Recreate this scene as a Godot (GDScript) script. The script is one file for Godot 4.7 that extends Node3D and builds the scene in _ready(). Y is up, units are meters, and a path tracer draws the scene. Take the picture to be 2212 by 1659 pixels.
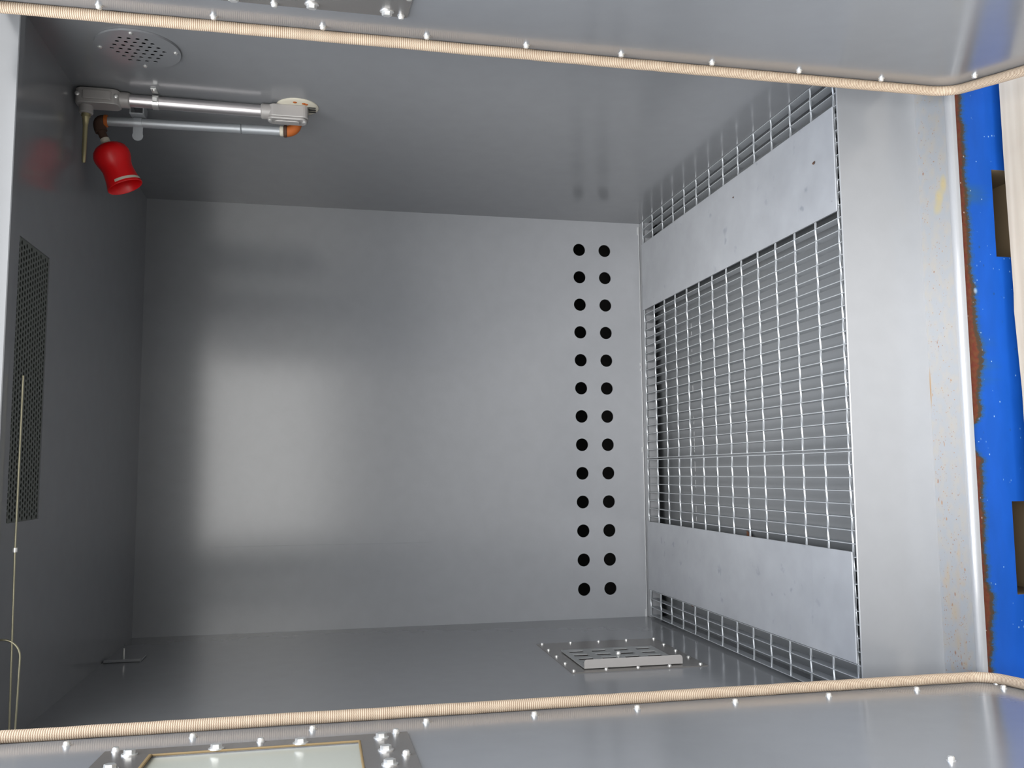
extends Node3D
# A painted steel equipment cabinet seen through its open double doors; the camera was held sideways,
# so the world's "up" points to the left of the picture and the world's "right" to its top.

const CEIL := 1.686      # inner height
const HW := 0.7          # half of the inner width
const FRONT := 1.288     # outer face of the door frame
const PIT := -0.075      # sheet below the grating

var M := {}
var taken := {}

# ------------------------------------------------------------------ naming and tagging
func numbered(called: String) -> String:
	if not taken.has(called):
		taken[called] = 0
		return called
	taken[called] += 1
	return "%s_%03d" % [called, taken[called]]

func tag(o: Node3D, label: String, category: String, group := "", kind := "") -> Node3D:
	if label: o.set_meta("label", label)
	if category: o.set_meta("category", category)
	if group: o.set_meta("group", group)
	if kind: o.set_meta("kind", kind)
	return o

func thing(called: String, label: String, category: String, at := Vector3.ZERO, group := "", kind := "") -> Node3D:
	var o := Node3D.new()
	o.name = numbered(called)
	add_child(o, true)
	o.position = at
	tag(o, label, category, group, kind)
	return o

func begin() -> SurfaceTool:
	var st := SurfaceTool.new()
	st.begin(Mesh.PRIMITIVE_TRIANGLES)
	return st

# commits st (built in world coordinates) as one part under parent; the parent's own position is taken off
func obj(called: String, st: SurfaceTool, mat: Material, parent: Node3D, smooth := false) -> MeshInstance3D:
	var o := MeshInstance3D.new()
	o.name = called
	if not smooth:
		st.set_smooth_group(-1)
	st.index()
	o.mesh = st.commit()
	o.material_override = null
	o.mesh.surface_set_material(0, mat)
	parent.add_child(o, true)
	if parent != self and parent.get_parent() == self and not parent.has_meta("local"):
		o.position = -parent.position
	return o

func solo(called: String, st: SurfaceTool, mat: Material, label: String, category: String, group := "", kind := "") -> MeshInstance3D:
	var o := obj(numbered(called), st, mat, self)
	tag(o, label, category, group, kind)
	return o

# ------------------------------------------------------------------ shapes
func tri(st: SurfaceTool, a: Vector3, b: Vector3, c: Vector3, away: Vector3) -> void:
	var n := (b - a).cross(c - a)
	if n.length_squared() < 1e-18:
		return
	n = n.normalized()
	if n.dot((a + b + c) / 3.0 - away) > 0:
		st.set_normal(n); st.add_vertex(a); st.set_normal(n); st.add_vertex(c); st.set_normal(n); st.add_vertex(b)
	else:
		n = -n
		st.set_normal(n); st.add_vertex(a); st.set_normal(n); st.add_vertex(b); st.set_normal(n); st.add_vertex(c)

func quad(st: SurfaceTool, a: Vector3, b: Vector3, c: Vector3, d: Vector3, away: Vector3) -> void:
	tri(st, a, b, c, away)
	tri(st, a, c, d, away)

func uvquad(st: SurfaceTool, p: Array, uv: Array, n: Vector3) -> void:
	var order := [0, 1, 2, 0, 2, 3]
	var face: Vector3 = (p[1] - p[0]).cross(p[2] - p[0])
	if face.dot(n) > 0:
		order = [0, 2, 1, 0, 3, 2]
	for i in order:
		st.set_normal(n)
		st.set_uv(uv[i])
		st.add_vertex(p[i])

# box with chamfered edges
func cbox(st: SurfaceTool, lo: Vector3, hi: Vector3, bevel := 0.0, t := Transform3D.IDENTITY) -> void:
	var c := (lo + hi) / 2.0
	var h := (hi - lo) / 2.0
	var b: float = min(bevel, min(h.x, min(h.y, h.z)) * 0.9)
	var away := t * c
	var P := func(s: Vector3, axis: int) -> Vector3:
		var e := Vector3(h.x - b, h.y - b, h.z - b)
		e[axis] = h[axis]
		return t * (c + e * s)
	for ax in 3:
		var u := (ax + 1) % 3
		var v := (ax + 2) % 3
		for s in [-1.0, 1.0]:
			var q := []
			for k in [[-1, -1], [1, -1], [1, 1], [-1, 1]]:
				var sg := Vector3.ZERO
				sg[ax] = s; sg[u] = k[0]; sg[v] = k[1]
				q.append(P.call(sg, ax))
			quad(st, q[0], q[1], q[2], q[3], away)
	if b <= 0.0:
		return
	for ax in 3:      # edges along ax
		var u := (ax + 1) % 3
		var v := (ax + 2) % 3
		for k in [[-1, -1], [1, -1], [1, 1], [-1, 1]]:
			var s0 := Vector3.ZERO
			s0[ax] = -1; s0[u] = k[0]; s0[v] = k[1]
			var s1 := s0
			s1[ax] = 1
			quad(st, P.call(s0, u), P.call(s1, u), P.call(s1, v), P.call(s0, v), away)
	for sx in [-1, 1]:
		for sy in [-1, 1]:
			for sz in [-1, 1]:
				var s := Vector3(sx, sy, sz)
				tri(st, P.call(s, 0), P.call(s, 1), P.call(s, 2), away)

func side_of(axis: Vector3) -> Vector3:
	var u := axis.cross(Vector3.UP if absf(axis.y) < 0.9 else Vector3.RIGHT)
	return u.normalized()

# quad with given normals, wound to agree with them
func soft(st: SurfaceTool, v: Array, nn: Array, uv: Array = []) -> void:
	var g: Vector3 = (v[2] - v[0]).cross(v[3] - v[1])
	var order := [0, 1, 2, 0, 2, 3]
	if g.dot(nn[0] + nn[1] + nn[2] + nn[3]) > 0:
		order = [0, 2, 1, 0, 3, 2]
	for j in order:
		st.set_normal(nn[j].normalized())
		if uv.size() > 0:
			st.set_uv(uv[j])
		st.add_vertex(v[j])

# surface of revolution: profile holds Vector2(radius, height along axis)
func lathe(st: SurfaceTool, from: Vector3, axis: Vector3, profile: Array, n := 24) -> void:
	axis = axis.normalized()
	var u := side_of(axis)
	var w := axis.cross(u)
	var slopes := []
	for k in profile.size() - 1:
		var e: Vector2 = profile[k + 1] - profile[k]
		slopes.append(Vector2(e.y, -e.x).normalized())
	for k in profile.size() - 1:
		var p: Vector2 = profile[k]
		var q: Vector2 = profile[k + 1]
		var slope: Vector2 = slopes[k]
		var sp := slope
		var sq := slope
		if k > 0 and slope.dot(slopes[k - 1]) > 0.75:
			sp = (slope + slopes[k - 1]).normalized()
		if k < slopes.size() - 1 and slope.dot(slopes[k + 1]) > 0.75:
			sq = (slope + slopes[k + 1]).normalized()
		for i in n:
			var a0 := TAU * i / n
			var a1 := TAU * (i + 1) / n
			var d0 := u * cos(a0) + w * sin(a0)
			var d1 := u * cos(a1) + w * sin(a1)
			var v := [from + axis * p.y + d0 * p.x, from + axis * p.y + d1 * p.x, from + axis * q.y + d1 * q.x, from + axis * q.y + d0 * q.x]
			var nn := [d0 * sp.x + axis * sp.y, d1 * sp.x + axis * sp.y, d1 * sq.x + axis * sq.y, d0 * sq.x + axis * sq.y]
			soft(st, v, nn)

func cyl(st: SurfaceTool, a: Vector3, b: Vector3, r: float, n := 20, r2 := -1.0) -> void:
	if r2 < 0: r2 = r
	var l := a.distance_to(b)
	var e: float = min(min(r, r2) * 0.15, l * 0.2)
	lathe(st, a, b - a, [Vector2(0, 0), Vector2(r - e, 0), Vector2(r, e), Vector2(r2, l - e), Vector2(r2 - e, l), Vector2(0, l)], n)

# tube along a polyline, with uv (around, metres along)
func sweep(st: SurfaceTool, pts: Array, r: float, n := 14, closed := false, up := Vector3.UP) -> void:
	var rings := []
	var dist := 0.0
	var count := pts.size()
	var total := count + (1 if closed else 0)
	for i in total:
		var p: Vector3 = pts[i % count]
		var before: Vector3 = pts[(i - 1 + count) % count] if closed or i > 0 else p
		var after: Vector3 = pts[(i + 1) % count] if closed or i < count - 1 else p
		var t := (after - before).normalized()
		var s := t.cross(up)
		s = s.normalized() if s.length() > 0.01 else side_of(t)
		var w := s.cross(t)
		if i > 0:
			dist += p.distance_to(pts[i - 1])
		var ring := []
		for k in n + 1:
			var a := TAU * k / n
			ring.append([p + (s * cos(a) + w * sin(a)) * r, s * cos(a) + w * sin(a), Vector2(float(k) / n, dist)])
		rings.append(ring)
	for i in rings.size() - 1:
		for k in n:
			var q := [rings[i][k], rings[i][k + 1], rings[i + 1][k + 1], rings[i + 1][k]]
			soft(st, [q[0][0], q[1][0], q[2][0], q[3][0]], [q[0][1], q[1][1], q[2][1], q[3][1]], [q[0][2], q[1][2], q[2][2], q[3][2]])
	if not closed:
		for e in [0, rings.size() - 1]:
			for k in n:
				var m: Vector3 = pts[0] if e == 0 else pts[count - 1]
				var inner: Vector3 = pts[1] if e == 0 else pts[count - 2]
				tri(st, m, rings[e][k][0], rings[e][k + 1][0], inner)

# a sheet made of rows of holes. f(u, v, w) places it; w runs into the sheet.
# row: {v0, v1, u0, u1, at: [centres], hu: half cell, r: radius, or a, b: half sizes of a slot}
func perforated(st: SurfaceTool, f: Callable, rows: Array, thick: float, away: Vector3, segs := 16) -> void:
	for row in rows:
		var v0: float = row.v0
		var v1: float = row.v1
		var vm := (v0 + v1) / 2.0
		var u: float = row.u0
		for c in row.get("at", []):
			var hu: float = row.hu
			if c - hu > u + 1e-6:
				quad(st, f.call(u, v0, 0), f.call(c - hu, v0, 0), f.call(c - hu, v1, 0), f.call(u, v1, 0), away)
			var outer := []
			var inner := []
			var hv := (v1 - v0) / 2.0
			var vc: float = row.get("vc", vm)
			if row.has("r"):
				for k in segs:
					var a := TAU * (k + 0.5) / segs
					var d := Vector2(cos(a), sin(a))
					inner.append(Vector2(c, vc) + d * row.r)
					var m: float = max(absf(d.x) / hu, absf(d.y) / hv)
					outer.append(Vector2(c, vm) + d / m)
				# add the four corners by stretching the points next to them
				for k in segs:
					var a := TAU * (k + 0.5) / segs
					var best := -1.0
					for corner in [Vector2(hu, hv), Vector2(-hu, hv), Vector2(-hu, -hv), Vector2(hu, -hv)]:
						if absf(angle_difference(a, corner.angle())) < PI / segs + 1e-5 and best < 0:
							outer[k] = Vector2(c, vm) + corner
							best = 1.0
			else:
				for corner in [Vector2(1, 1), Vector2(-1, 1), Vector2(-1, -1), Vector2(1, -1)]:
					inner.append(Vector2(c, vc) + corner * Vector2(row.a, row.b))
					outer.append(Vector2(c, vm) + corner * Vector2(hu, hv))
			var n := inner.size()
			for k in n:
				var i0: Vector2 = inner[k]
				var i1: Vector2 = inner[(k + 1) % n]
				var o0: Vector2 = outer[k]
				var o1: Vector2 = outer[(k + 1) % n]
				quad(st, f.call(o0.x, o0.y, 0), f.call(o1.x, o1.y, 0), f.call(i1.x, i1.y, 0), f.call(i0.x, i0.y, 0), away)
				# wall of the hole faces its axis
				var g: Vector3 = f.call(i0.x * 2 - c, i0.y * 2 - vc, thick / 2)
				quad(st, f.call(i0.x, i0.y, 0), f.call(i1.x, i1.y, 0), f.call(i1.x, i1.y, thick), f.call(i0.x, i0.y, thick), g)
			u = c + hu
		if row.u1 > u + 1e-6:
			quad(st, f.call(u, v0, 0), f.call(row.u1, v0, 0), f.call(row.u1, v1, 0), f.call(u, v1, 0), away)

# ------------------------------------------------------------------ materials
func mat(c: Color, rough := 0.5, metal := 0.0, spec := 0.5) -> StandardMaterial3D:
	var m := StandardMaterial3D.new()
	m.albedo_color = c
	m.roughness = rough
	m.metallic = metal
	m.metallic_specular = spec
	return m

func noise(s: int, freq: float, octaves := 4) -> FastNoiseLite:
	var n := FastNoiseLite.new()
	n.seed = s
	n.frequency = freq
	n.noise_type = FastNoiseLite.TYPE_SIMPLEX_SMOOTH
	n.fractal_octaves = octaves
	return n

func texture(im: Image) -> ImageTexture:
	return ImageTexture.create_from_image(im)

func materials() -> void:
	M.paint = mat(Color8(122, 124, 127), 0.17)
	M.back = mat(Color8(131, 133, 137), 0.17)
	var n := NoiseTexture2D.new()          # faint unevenness of the sprayed coat
	n.noise = noise(11, 0.02, 3)
	n.width = 512; n.height = 512; n.seamless = true
	var g := Gradient.new()
	g.offsets = PackedFloat32Array([0, 1]); g.colors = PackedColorArray([Color8(250, 250, 250), Color8(255, 255, 255)])
	n.color_ramp = g
	M.paint.albedo_texture = n
	M.paint.uv1_triplanar = true
	M.paint.uv1_world_triplanar = true
	M.paint.uv1_scale = Vector3(1.3, 1.3, 1.3)
	M.back.albedo_texture = n
	M.back.uv1_triplanar = true
	M.back.uv1_world_triplanar = true
	M.back.uv1_scale = Vector3(1.3, 1.3, 1.3)
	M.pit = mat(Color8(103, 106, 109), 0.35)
	M.galv = mat(Color8(160, 164, 168), 0.42, 0.35)
	M.cast = mat(Color8(150, 147, 145), 0.4, 0.1)
	M.steel = mat(Color8(220, 220, 218), 0.3, 0.75)
	M.tube = mat(Color8(190, 186, 187), 0.34, 0.8)
	M.plate_steel = mat(Color8(124, 121, 118), 0.26, 0.5)
	M.grille = mat(Color8(128, 130, 130), 0.3)
	M.mesh = mat(Color8(92, 96, 92), 0.6)
	M.dark = mat(Color8(30, 29, 28), 0.8)
	M.rust = mat(Color8(140, 76, 34), 0.75)
	M.rustdark = mat(Color8(66, 44, 32), 0.75)
	M.rustbright = mat(Color8(164, 84, 24), 0.7)
	M.red = mat(Color8(205, 6, 14), 0.38)
	M.white = mat(Color8(190, 185, 170), 0.5)
	M.brass = mat(Color8(150, 142, 108), 0.35, 0.6)
	M.sealant = mat(Color8(124, 104, 70), 0.7)
	M.pane = mat(Color8(168, 170, 160), 0.22)
	M.rod = mat(Color8(150, 146, 124), 0.35, 0.6)
	M.leaf = mat(Color8(92, 58, 38), 0.8)
	M.bead = mat(Color8(150, 152, 154), 0.3)
	M.ground = mat(Color8(92, 89, 84), 0.9)
	M.cavity_shade = mat(Color8(26, 25, 24), 0.9)  # near-black stands in for the shade inside the wall cavity
	M.ground.albedo_texture = n
	M.ground.uv1_triplanar = true
	M.ground.uv1_world_triplanar = true
	M.gasket = gasket_material()
	M.cover = cover_material()
	M.ledge = ledge_material()
	M.blue = blue_material()
	M.pocket = mat(Color8(92, 78, 58), 0.85)
	M.board = board_material()

func gasket_material() -> StandardMaterial3D:
	var w := 32
	var h := 64
	var im := Image.create(w, h, false, Image.FORMAT_RGB8)
	var hm := Image.create(w, h, false, Image.FORMAT_RGB8)
	for y in h:
		for x in w:
			var rib := 0.5 + 0.5 * cos(TAU * (float(y) / h * 4.0 + 0.05 * sin(TAU * x / w * 4.0)))
			var knit := 0.5 + 0.5 * cos(TAU * x / w * 8.0)
			var v: float = clamp(rib * 0.88 + knit * 0.12, 0, 1)
			im.set_pixel(x, y, Color8(126, 104, 84).lerp(Color8(196, 182, 162), v))
			hm.set_pixel(x, y, Color(v, v, v))
	var m := mat(Color(1, 1, 1), 0.75)
	m.albedo_texture = texture(im)
	hm.bump_map_to_normal_map(1.5)
	m.normal_enabled = true
	m.normal_texture = texture(hm)
	m.normal_scale = 0.8
	m.uv1_scale = Vector3(3, 72, 1)       # four ribs to 14 mm
	return m

func cover_material() -> StandardMaterial3D:
	var w := 512
	var h := 512
	var im := Image.create(w, h, false, Image.FORMAT_RGB8)
	var a := noise(3, 0.01)
	var b := noise(4, 0.03)
	var c := noise(5, 0.15, 2)
	for y in h:
		for x in w:
			var v := 0.97 + 0.04 * a.get_noise_2d(x, y) + 0.03 * b.get_noise_2d(x, y)
			var smear: float = clamp((b.get_noise_2d(x + 900, y) - 0.38) * 5.0, 0, 1) * clamp(a.get_noise_2d(x, y + 500) * 4.0, 0, 1)
			var speck: float = clamp((c.get_noise_2d(x, y) - 0.83) * 12.0, 0, 1)
			var col := Color8(138, 141, 146) * v
			col = col.lerp(Color8(92, 97, 106), smear * 0.5).lerp(Color8(80, 78, 84), speck * 0.7)
			im.set_pixel(x, y, col)
	var m := mat(Color(1, 1, 1), 0.4)
	m.albedo_texture = texture(im)
	m.uv1_triplanar = true
	m.uv1_world_triplanar = true
	m.uv1_scale = Vector3(0.9, 0.9, 0.9)
	return m

func ledge_material() -> StandardMaterial3D:
	var w := 2048
	var h := 160
	var im := Image.create(w, h, false, Image.FORMAT_RGB8)
	var a := noise(21, 0.02)
	im.fill(Color8(186, 189, 192))
	for y in h:
		for x in w:
			var v: float = clamp(0.3 + a.get_noise_2d(x, y), 0, 1)
			im.set_pixel(x, y, Color8(124, 127, 131).lerp(Color8(132, 129, 124), v))
	var rng := RandomNumberGenerator.new()
	rng.seed = 77
	for i in 1300:                         # rust specks, thicker towards the hinge on the far-left end of the sill
		var t := pow(rng.randf(), 2.6)
		var x := int(t * w)
		var y := rng.randi_range(6, h - 24)
		var big := rng.randf() < 0.035
		var rx := rng.randi_range(3, 7) if big else rng.randi_range(1, 2)
		var ry := rng.randi_range(3, 5) if big else rng.randi_range(1, 3)
		var col := Color8(128, 84, 52) if rng.randf() < 0.6 else Color8(106, 60, 38)
		blot(im, x, y, rx, ry, col, 0.75)
	for i in 40:
		blot(im, rng.randi_range(0, 600), rng.randi_range(20, h - 30), rng.randi_range(10, 40), rng.randi_range(8, 20), Color8(148, 126, 98), 0.3)
	blot(im, 1500, 108, 26, 26, Color8(148, 134, 96), 0.8)      # yellow drip stain
	blot(im, 1530, 132, 30, 20, Color8(148, 134, 96), 0.8)
	blot(im, 1472, 96, 20, 26, Color8(148, 134, 96), 0.6)
	blot(im, 1000, 4, 60, 5, Color8(126, 94, 58), 0.8)
	var m := mat(Color(1, 1, 1), 0.35)
	m.albedo_texture = texture(im)
	return m

func blot(im: Image, cx: int, cy: int, rx: int, ry: int, col: Color, strength: float) -> void:
	for y in range(max(0, cy - ry), min(im.get_height(), cy + ry + 1)):
		for x in range(max(0, cx - rx), min(im.get_width(), cx + rx + 1)):
			var d := Vector2(float(x - cx) / rx, float(y - cy) / ry).length()
			if d < 1.0:
				im.set_pixel(x, y, im.get_pixel(x, y).lerp(col, strength * (1.0 - d * d)))

# texture of the base frame: u over x -0.85..0.85, v over 0.24 m downwards
func blue_material() -> StandardMaterial3D:
	var w := 2048
	var h := 300
	var im := Image.create(w, h, false, Image.FORMAT_RGB8)
	var a := noise(31, 0.006, 3)
	var b := noise(32, 0.06, 3)
	var c := noise(33, 0.2, 2)
	for x in w:
		var px := -0.85 + 1.7 * x / w
		var edge := 0.015 + 0.012 * a.get_noise_1d(x * 1.0) + 0.006 * b.get_noise_1d(x * 1.0)
		edge += 0.012 * exp(-pow((px - 0.03) / 0.07, 2.0)) - 0.022 * exp(-pow((px + 0.135) / 0.035, 4.0))
		var streak := 0.8 * exp(-pow((px - 0.39) / 0.02, 4.0)) + 0.6 * exp(-pow((px - 0.02) / 0.012, 2.0)) + 0.4 * exp(-pow((px - 0.07) / 0.01, 2.0)) + 0.35 * exp(-pow((px + 0.01) / 0.012, 2.0))
		for y in h:
			var d := 0.24 * y / h - 0.013
			var v := 1.0 + 0.05 * a.get_noise_2d(x, y * 3)
			var col := Color8(6, 54, 122) * v
			var s: float = streak * clamp(1.0 - d / (0.075 + 0.02 * b.get_noise_1d(x * 2.0)), 0, 1)
			col = col.lerp(Color8(52, 66, 62), s * 0.75)
			var e: float = edge + 0.004 * c.get_noise_2d(x, y)
			col = col.lerp(Color8(50, 56, 50), clamp((e + 0.012 - d) / 0.014, 0, 1) * 0.6)
			col = col.lerp(Color8(48, 36, 24), clamp((e + 0.003 - d) / 0.005, 0, 1) * 0.9)
			col = col.lerp(Color8(70, 28, 20).lerp(Color8(72, 42, 24), clamp(0.5 + b.get_noise_2d(x, y), 0, 1)), clamp((e * 0.72 - d) / 0.004, 0, 1))
			im.set_pixel(x, y, col)
	var rng := RandomNumberGenerator.new()
	rng.seed = 5
	for i in 240:
		blot(im, rng.randi_range(0, w - 1), rng.randi_range(14, h - 1), rng.randi_range(1, 3), rng.randi_range(1, 2), Color8(150, 156, 162), 0.8)
	for i in 50:
		blot(im, rng.randi_range(0, w - 1), rng.randi_range(14, h - 1), rng.randi_range(1, 4), rng.randi_range(1, 3), Color8(28, 44, 70), 0.7)
	blot(im, 1240, 46, 9, 7, Color8(120, 134, 150), 0.8)
	var m := mat(Color(1, 1, 1), 0.55, 0.0, 0.3)
	m.albedo_texture = texture(im)
	return m

func board_material() -> StandardMaterial3D:
	var w := 512
	var h := 256
	var im := Image.create(w, h, false, Image.FORMAT_RGB8)
	var a := noise(41, 0.02)
	for y in h:
		for x in w:
			var v: float = clamp(0.5 + a.get_noise_2d(x * 0.12, y * 7.0) + 0.2 * a.get_noise_2d(x, y + 300), 0, 1)
			im.set_pixel(x, y, Color8(134, 126, 115).lerp(Color8(148, 141, 130), v))
	var m := mat(Color(1, 1, 1), 0.8)
	m.albedo_texture = texture(im)
	return m

# ------------------------------------------------------------------ scene
func _ready() -> void:
	var cam := Camera3D.new()
	cam.name = "camera"
	cam.fov = 46.77
	cam.near = 0.02
	cam.transform = Transform3D(Basis(Vector3(-0.007339, -0.979208, 0.202725), Vector3(0.995108, 0.012821, 0.097955), Vector3(-0.098517, 0.202452, 0.974324)).orthonormalized(), Vector3(-0.195431, 1.09927, 3.001691))
	add_child(cam)
	cam.current = true

	var sky_mat := ProceduralSkyMaterial.new()      # bright overcast
	sky_mat.sky_top_color = Color(0.58, 0.65, 0.76)
	sky_mat.sky_horizon_color = Color(0.97, 0.965, 0.95)
	sky_mat.sky_curve = 0.9
	sky_mat.ground_horizon_color = Color(0.4, 0.39, 0.37)
	sky_mat.ground_bottom_color = Color(0.35, 0.34, 0.33)
	sky_mat.sky_energy_multiplier = 1.0
	sky_mat.ground_energy_multiplier = 1.0
	var env := Environment.new()
	env.background_mode = Environment.BG_SKY
	env.background_energy_multiplier = 4.5
	env.sky = Sky.new()
	env.sky.sky_material = sky_mat
	env.tonemap_mode = Environment.TONE_MAPPER_LINEAR
	env.tonemap_exposure = 1.72
	env.sdfgi_enabled = true
	env.ssao_enabled = true
	env.ssil_enabled = true
	var we := WorldEnvironment.new()
	we.name = "world_environment"
	we.environment = env
	add_child(we)

	var sun := DirectionalLight3D.new()        # the sun behind bright haze, high over the open doors
	sun.name = "hazy_sun"
	sun.light_color = Color(1.0, 0.985, 0.96)
	sun.light_energy = 1.35
	sun.light_angular_distance = 40.0
	sun.shadow_enabled = true
	sun.sky_mode = DirectionalLight3D.SKY_MODE_LIGHT_ONLY
	add_child(sun)
	sun.look_at_from_position(Vector3(-0.10, 0.77, 0.64) * 10.0, Vector3.ZERO)

	materials()
	build_shell()
	build_front()
	build_floor()
	build_door(1)
	build_door(-1)
	build_ceiling_vent()
	build_round_vent()
	build_damper()
	build_conduit()
	build_extinguisher()
	build_small_things()

# ------------------------------------------------------------------ the cabinet itself
func build_shell() -> void:
	# back wall: two rows of thirteen holes, each 0.0995 m apart
	var wb := thing("wall_back", "grey painted back wall with two rows of round holes above the grating", "wall", Vector3(0, 0, 0), "", "structure")
	var st := begin()
	var xs := []
	for i in 13:
		xs.append(-0.6 + i * 0.0995)
	var f := func(u: float, v: float, w: float) -> Vector3: return Vector3(u, v, -w)
	var away := Vector3(0, 0.8, -9)
	perforated(st, f, [
		{"v0": -0.002, "v1": 0.085, "u0": -HW, "u1": HW},
		{"v0": 0.085, "v1": 0.179, "u0": -HW, "u1": HW, "at": xs, "hu": 0.0497, "r": 0.0222, "vc": 0.132},
		{"v0": 0.179, "v1": 0.275, "u0": -HW, "u1": HW, "at": xs, "hu": 0.0497, "r": 0.0222, "vc": 0.2265},
		{"v0": 0.275, "v1": CEIL, "u0": -HW, "u1": HW}], 0.004, away, 28)
	obj("inner_sheet", st, M.back, wb)
	st = begin()
	cbox(st, Vector3(-0.84, -0.2, -0.25), Vector3(0.84, 1.84, -0.22))
	obj("outer_skin", st, M.paint, wb)
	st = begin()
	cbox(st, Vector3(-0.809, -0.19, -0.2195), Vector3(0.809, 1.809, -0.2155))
	obj("cavity_shade_sheet", st, M.cavity_shade, wb)  # black sheet added behind the holes so they look unlit
	# weld along the foot of the back wall: a thin bead and a few thicker tacks
	st = begin()
	var rng := RandomNumberGenerator.new()
	rng.seed = 3
	var pts := []
	for i in 71:
		pts.append(Vector3(-0.69 + i * 0.0197, 0.001 + rng.randf_range(-0.0006, 0.0006), 0.001))
	sweep(st, pts, 0.0015, 8)
	for x in [[0.672, 0.03], [0.185, 0.012], [0.165, 0.01], [-0.12, 0.02], [-0.69, 0.03]]:
		cbox(st, Vector3(x[0] - x[1] / 2, 0.0, 0.0), Vector3(x[0] + x[1] / 2, 0.008, 0.003), 0.0014)
	obj("weld_seam", st, M.bead, wb)
	# the joint of two back sheets, barely proud of the paint
	st = begin()
	cbox(st, Vector3(-0.4282, 0.76, 0.0), Vector3(-0.4272, 1.46, 0.0006), 0.0002)
	obj("sheet_joint", st, M.back, wb)
	# right wall with a hole behind the round vent
	var wr := thing("wall_right", "grey painted side wall carrying the round grille and the two pipes", "wall", Vector3(HW, 0, 0), "", "structure")
	st = begin()
	f = func(u: float, v: float, w: float) -> Vector3: return Vector3(HW + w, u, v)
	away = Vector3(9, 0.8, 0.6)
	perforated(st, f, [
		{"v0": 0.0, "v1": 1.03, "u0": -0.08, "u1": CEIL},
		{"v0": 1.03, "v1": 1.156, "u0": -0.08, "u1": CEIL, "at": [1.501], "hu": 0.08, "a": 0.051, "b": 0.051},
		{"v0": 1.156, "v1": FRONT, "u0": -0.08, "u1": CEIL}], 0.004, away)
	obj("inner_sheet", st, M.paint, wr)
	st = begin()
	cbox(st, Vector3(0.81, -0.2, -0.25), Vector3(0.84, 1.84, FRONT - 0.004))
	obj("outer_skin", st, M.paint, wr)
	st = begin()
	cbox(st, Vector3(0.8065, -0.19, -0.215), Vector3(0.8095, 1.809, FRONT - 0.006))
	obj("cavity_shade_sheet", st, M.cavity_shade, wr)
	var wl := thing("wall_left", "grey painted side wall carrying the square sliding damper", "wall", Vector3(-HW, 0, 0), "", "structure")
	st = begin()
	f = func(u: float, v: float, w: float) -> Vector3: return Vector3(-HW - w, u, v)
	away = Vector3(-9, 0.8, 0.6)
	perforated(st, f, [
		{"v0": 0.0, "v1": 0.5, "u0": -0.08, "u1": CEIL},
		{"v0": 0.5, "v1": 0.74, "u0": -0.08, "u1": CEIL, "at": [0.32], "hu": 0.16, "a": 0.135, "b": 0.115},
		{"v0": 0.74, "v1": FRONT, "u0": -0.08, "u1": CEIL}], 0.004, away)
	obj("inner_sheet", st, M.paint, wl)
	st = begin()
	cbox(st, Vector3(-0.84, -0.2, -0.25), Vector3(-0.81, 1.84, FRONT - 0.004))
	obj("outer_skin", st, M.paint, wl)
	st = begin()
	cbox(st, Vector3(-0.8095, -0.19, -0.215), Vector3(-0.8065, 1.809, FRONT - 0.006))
	obj("cavity_shade_sheet", st, M.cavity_shade, wl)
	var ce := thing("ceiling", "shaded grey painted ceiling sheet with a slot for the perforated panel", "ceiling", Vector3(0, CEIL, 0), "", "structure")
	st = begin()
	f = func(u: float, v: float, w: float) -> Vector3: return Vector3(u, CEIL + w, v)
	away = Vector3(0, 9, 0.6)
	perforated(st, f, [
		{"v0": 0.0, "v1": 0.95, "u0": -HW, "u1": HW},
		{"v0": 0.95, "v1": 1.194, "u0": -HW, "u1": HW, "at": [-0.0095], "hu": 0.3, "a": 0.2755, "b": 0.095},
		{"v0": 1.194, "v1": FRONT, "u0": -HW, "u1": HW}], 0.004, away)
	obj("inner_sheet", st, M.paint, ce)
	st = begin()
	cbox(st, Vector3(-0.84, 1.81, -0.25), Vector3(0.84, 1.84, FRONT - 0.004))
	obj("roof_skin", st, M.paint, ce)
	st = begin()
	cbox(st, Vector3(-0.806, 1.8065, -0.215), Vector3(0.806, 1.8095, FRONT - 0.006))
	obj("cavity_shade_sheet", st, M.cavity_shade, ce)

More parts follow.
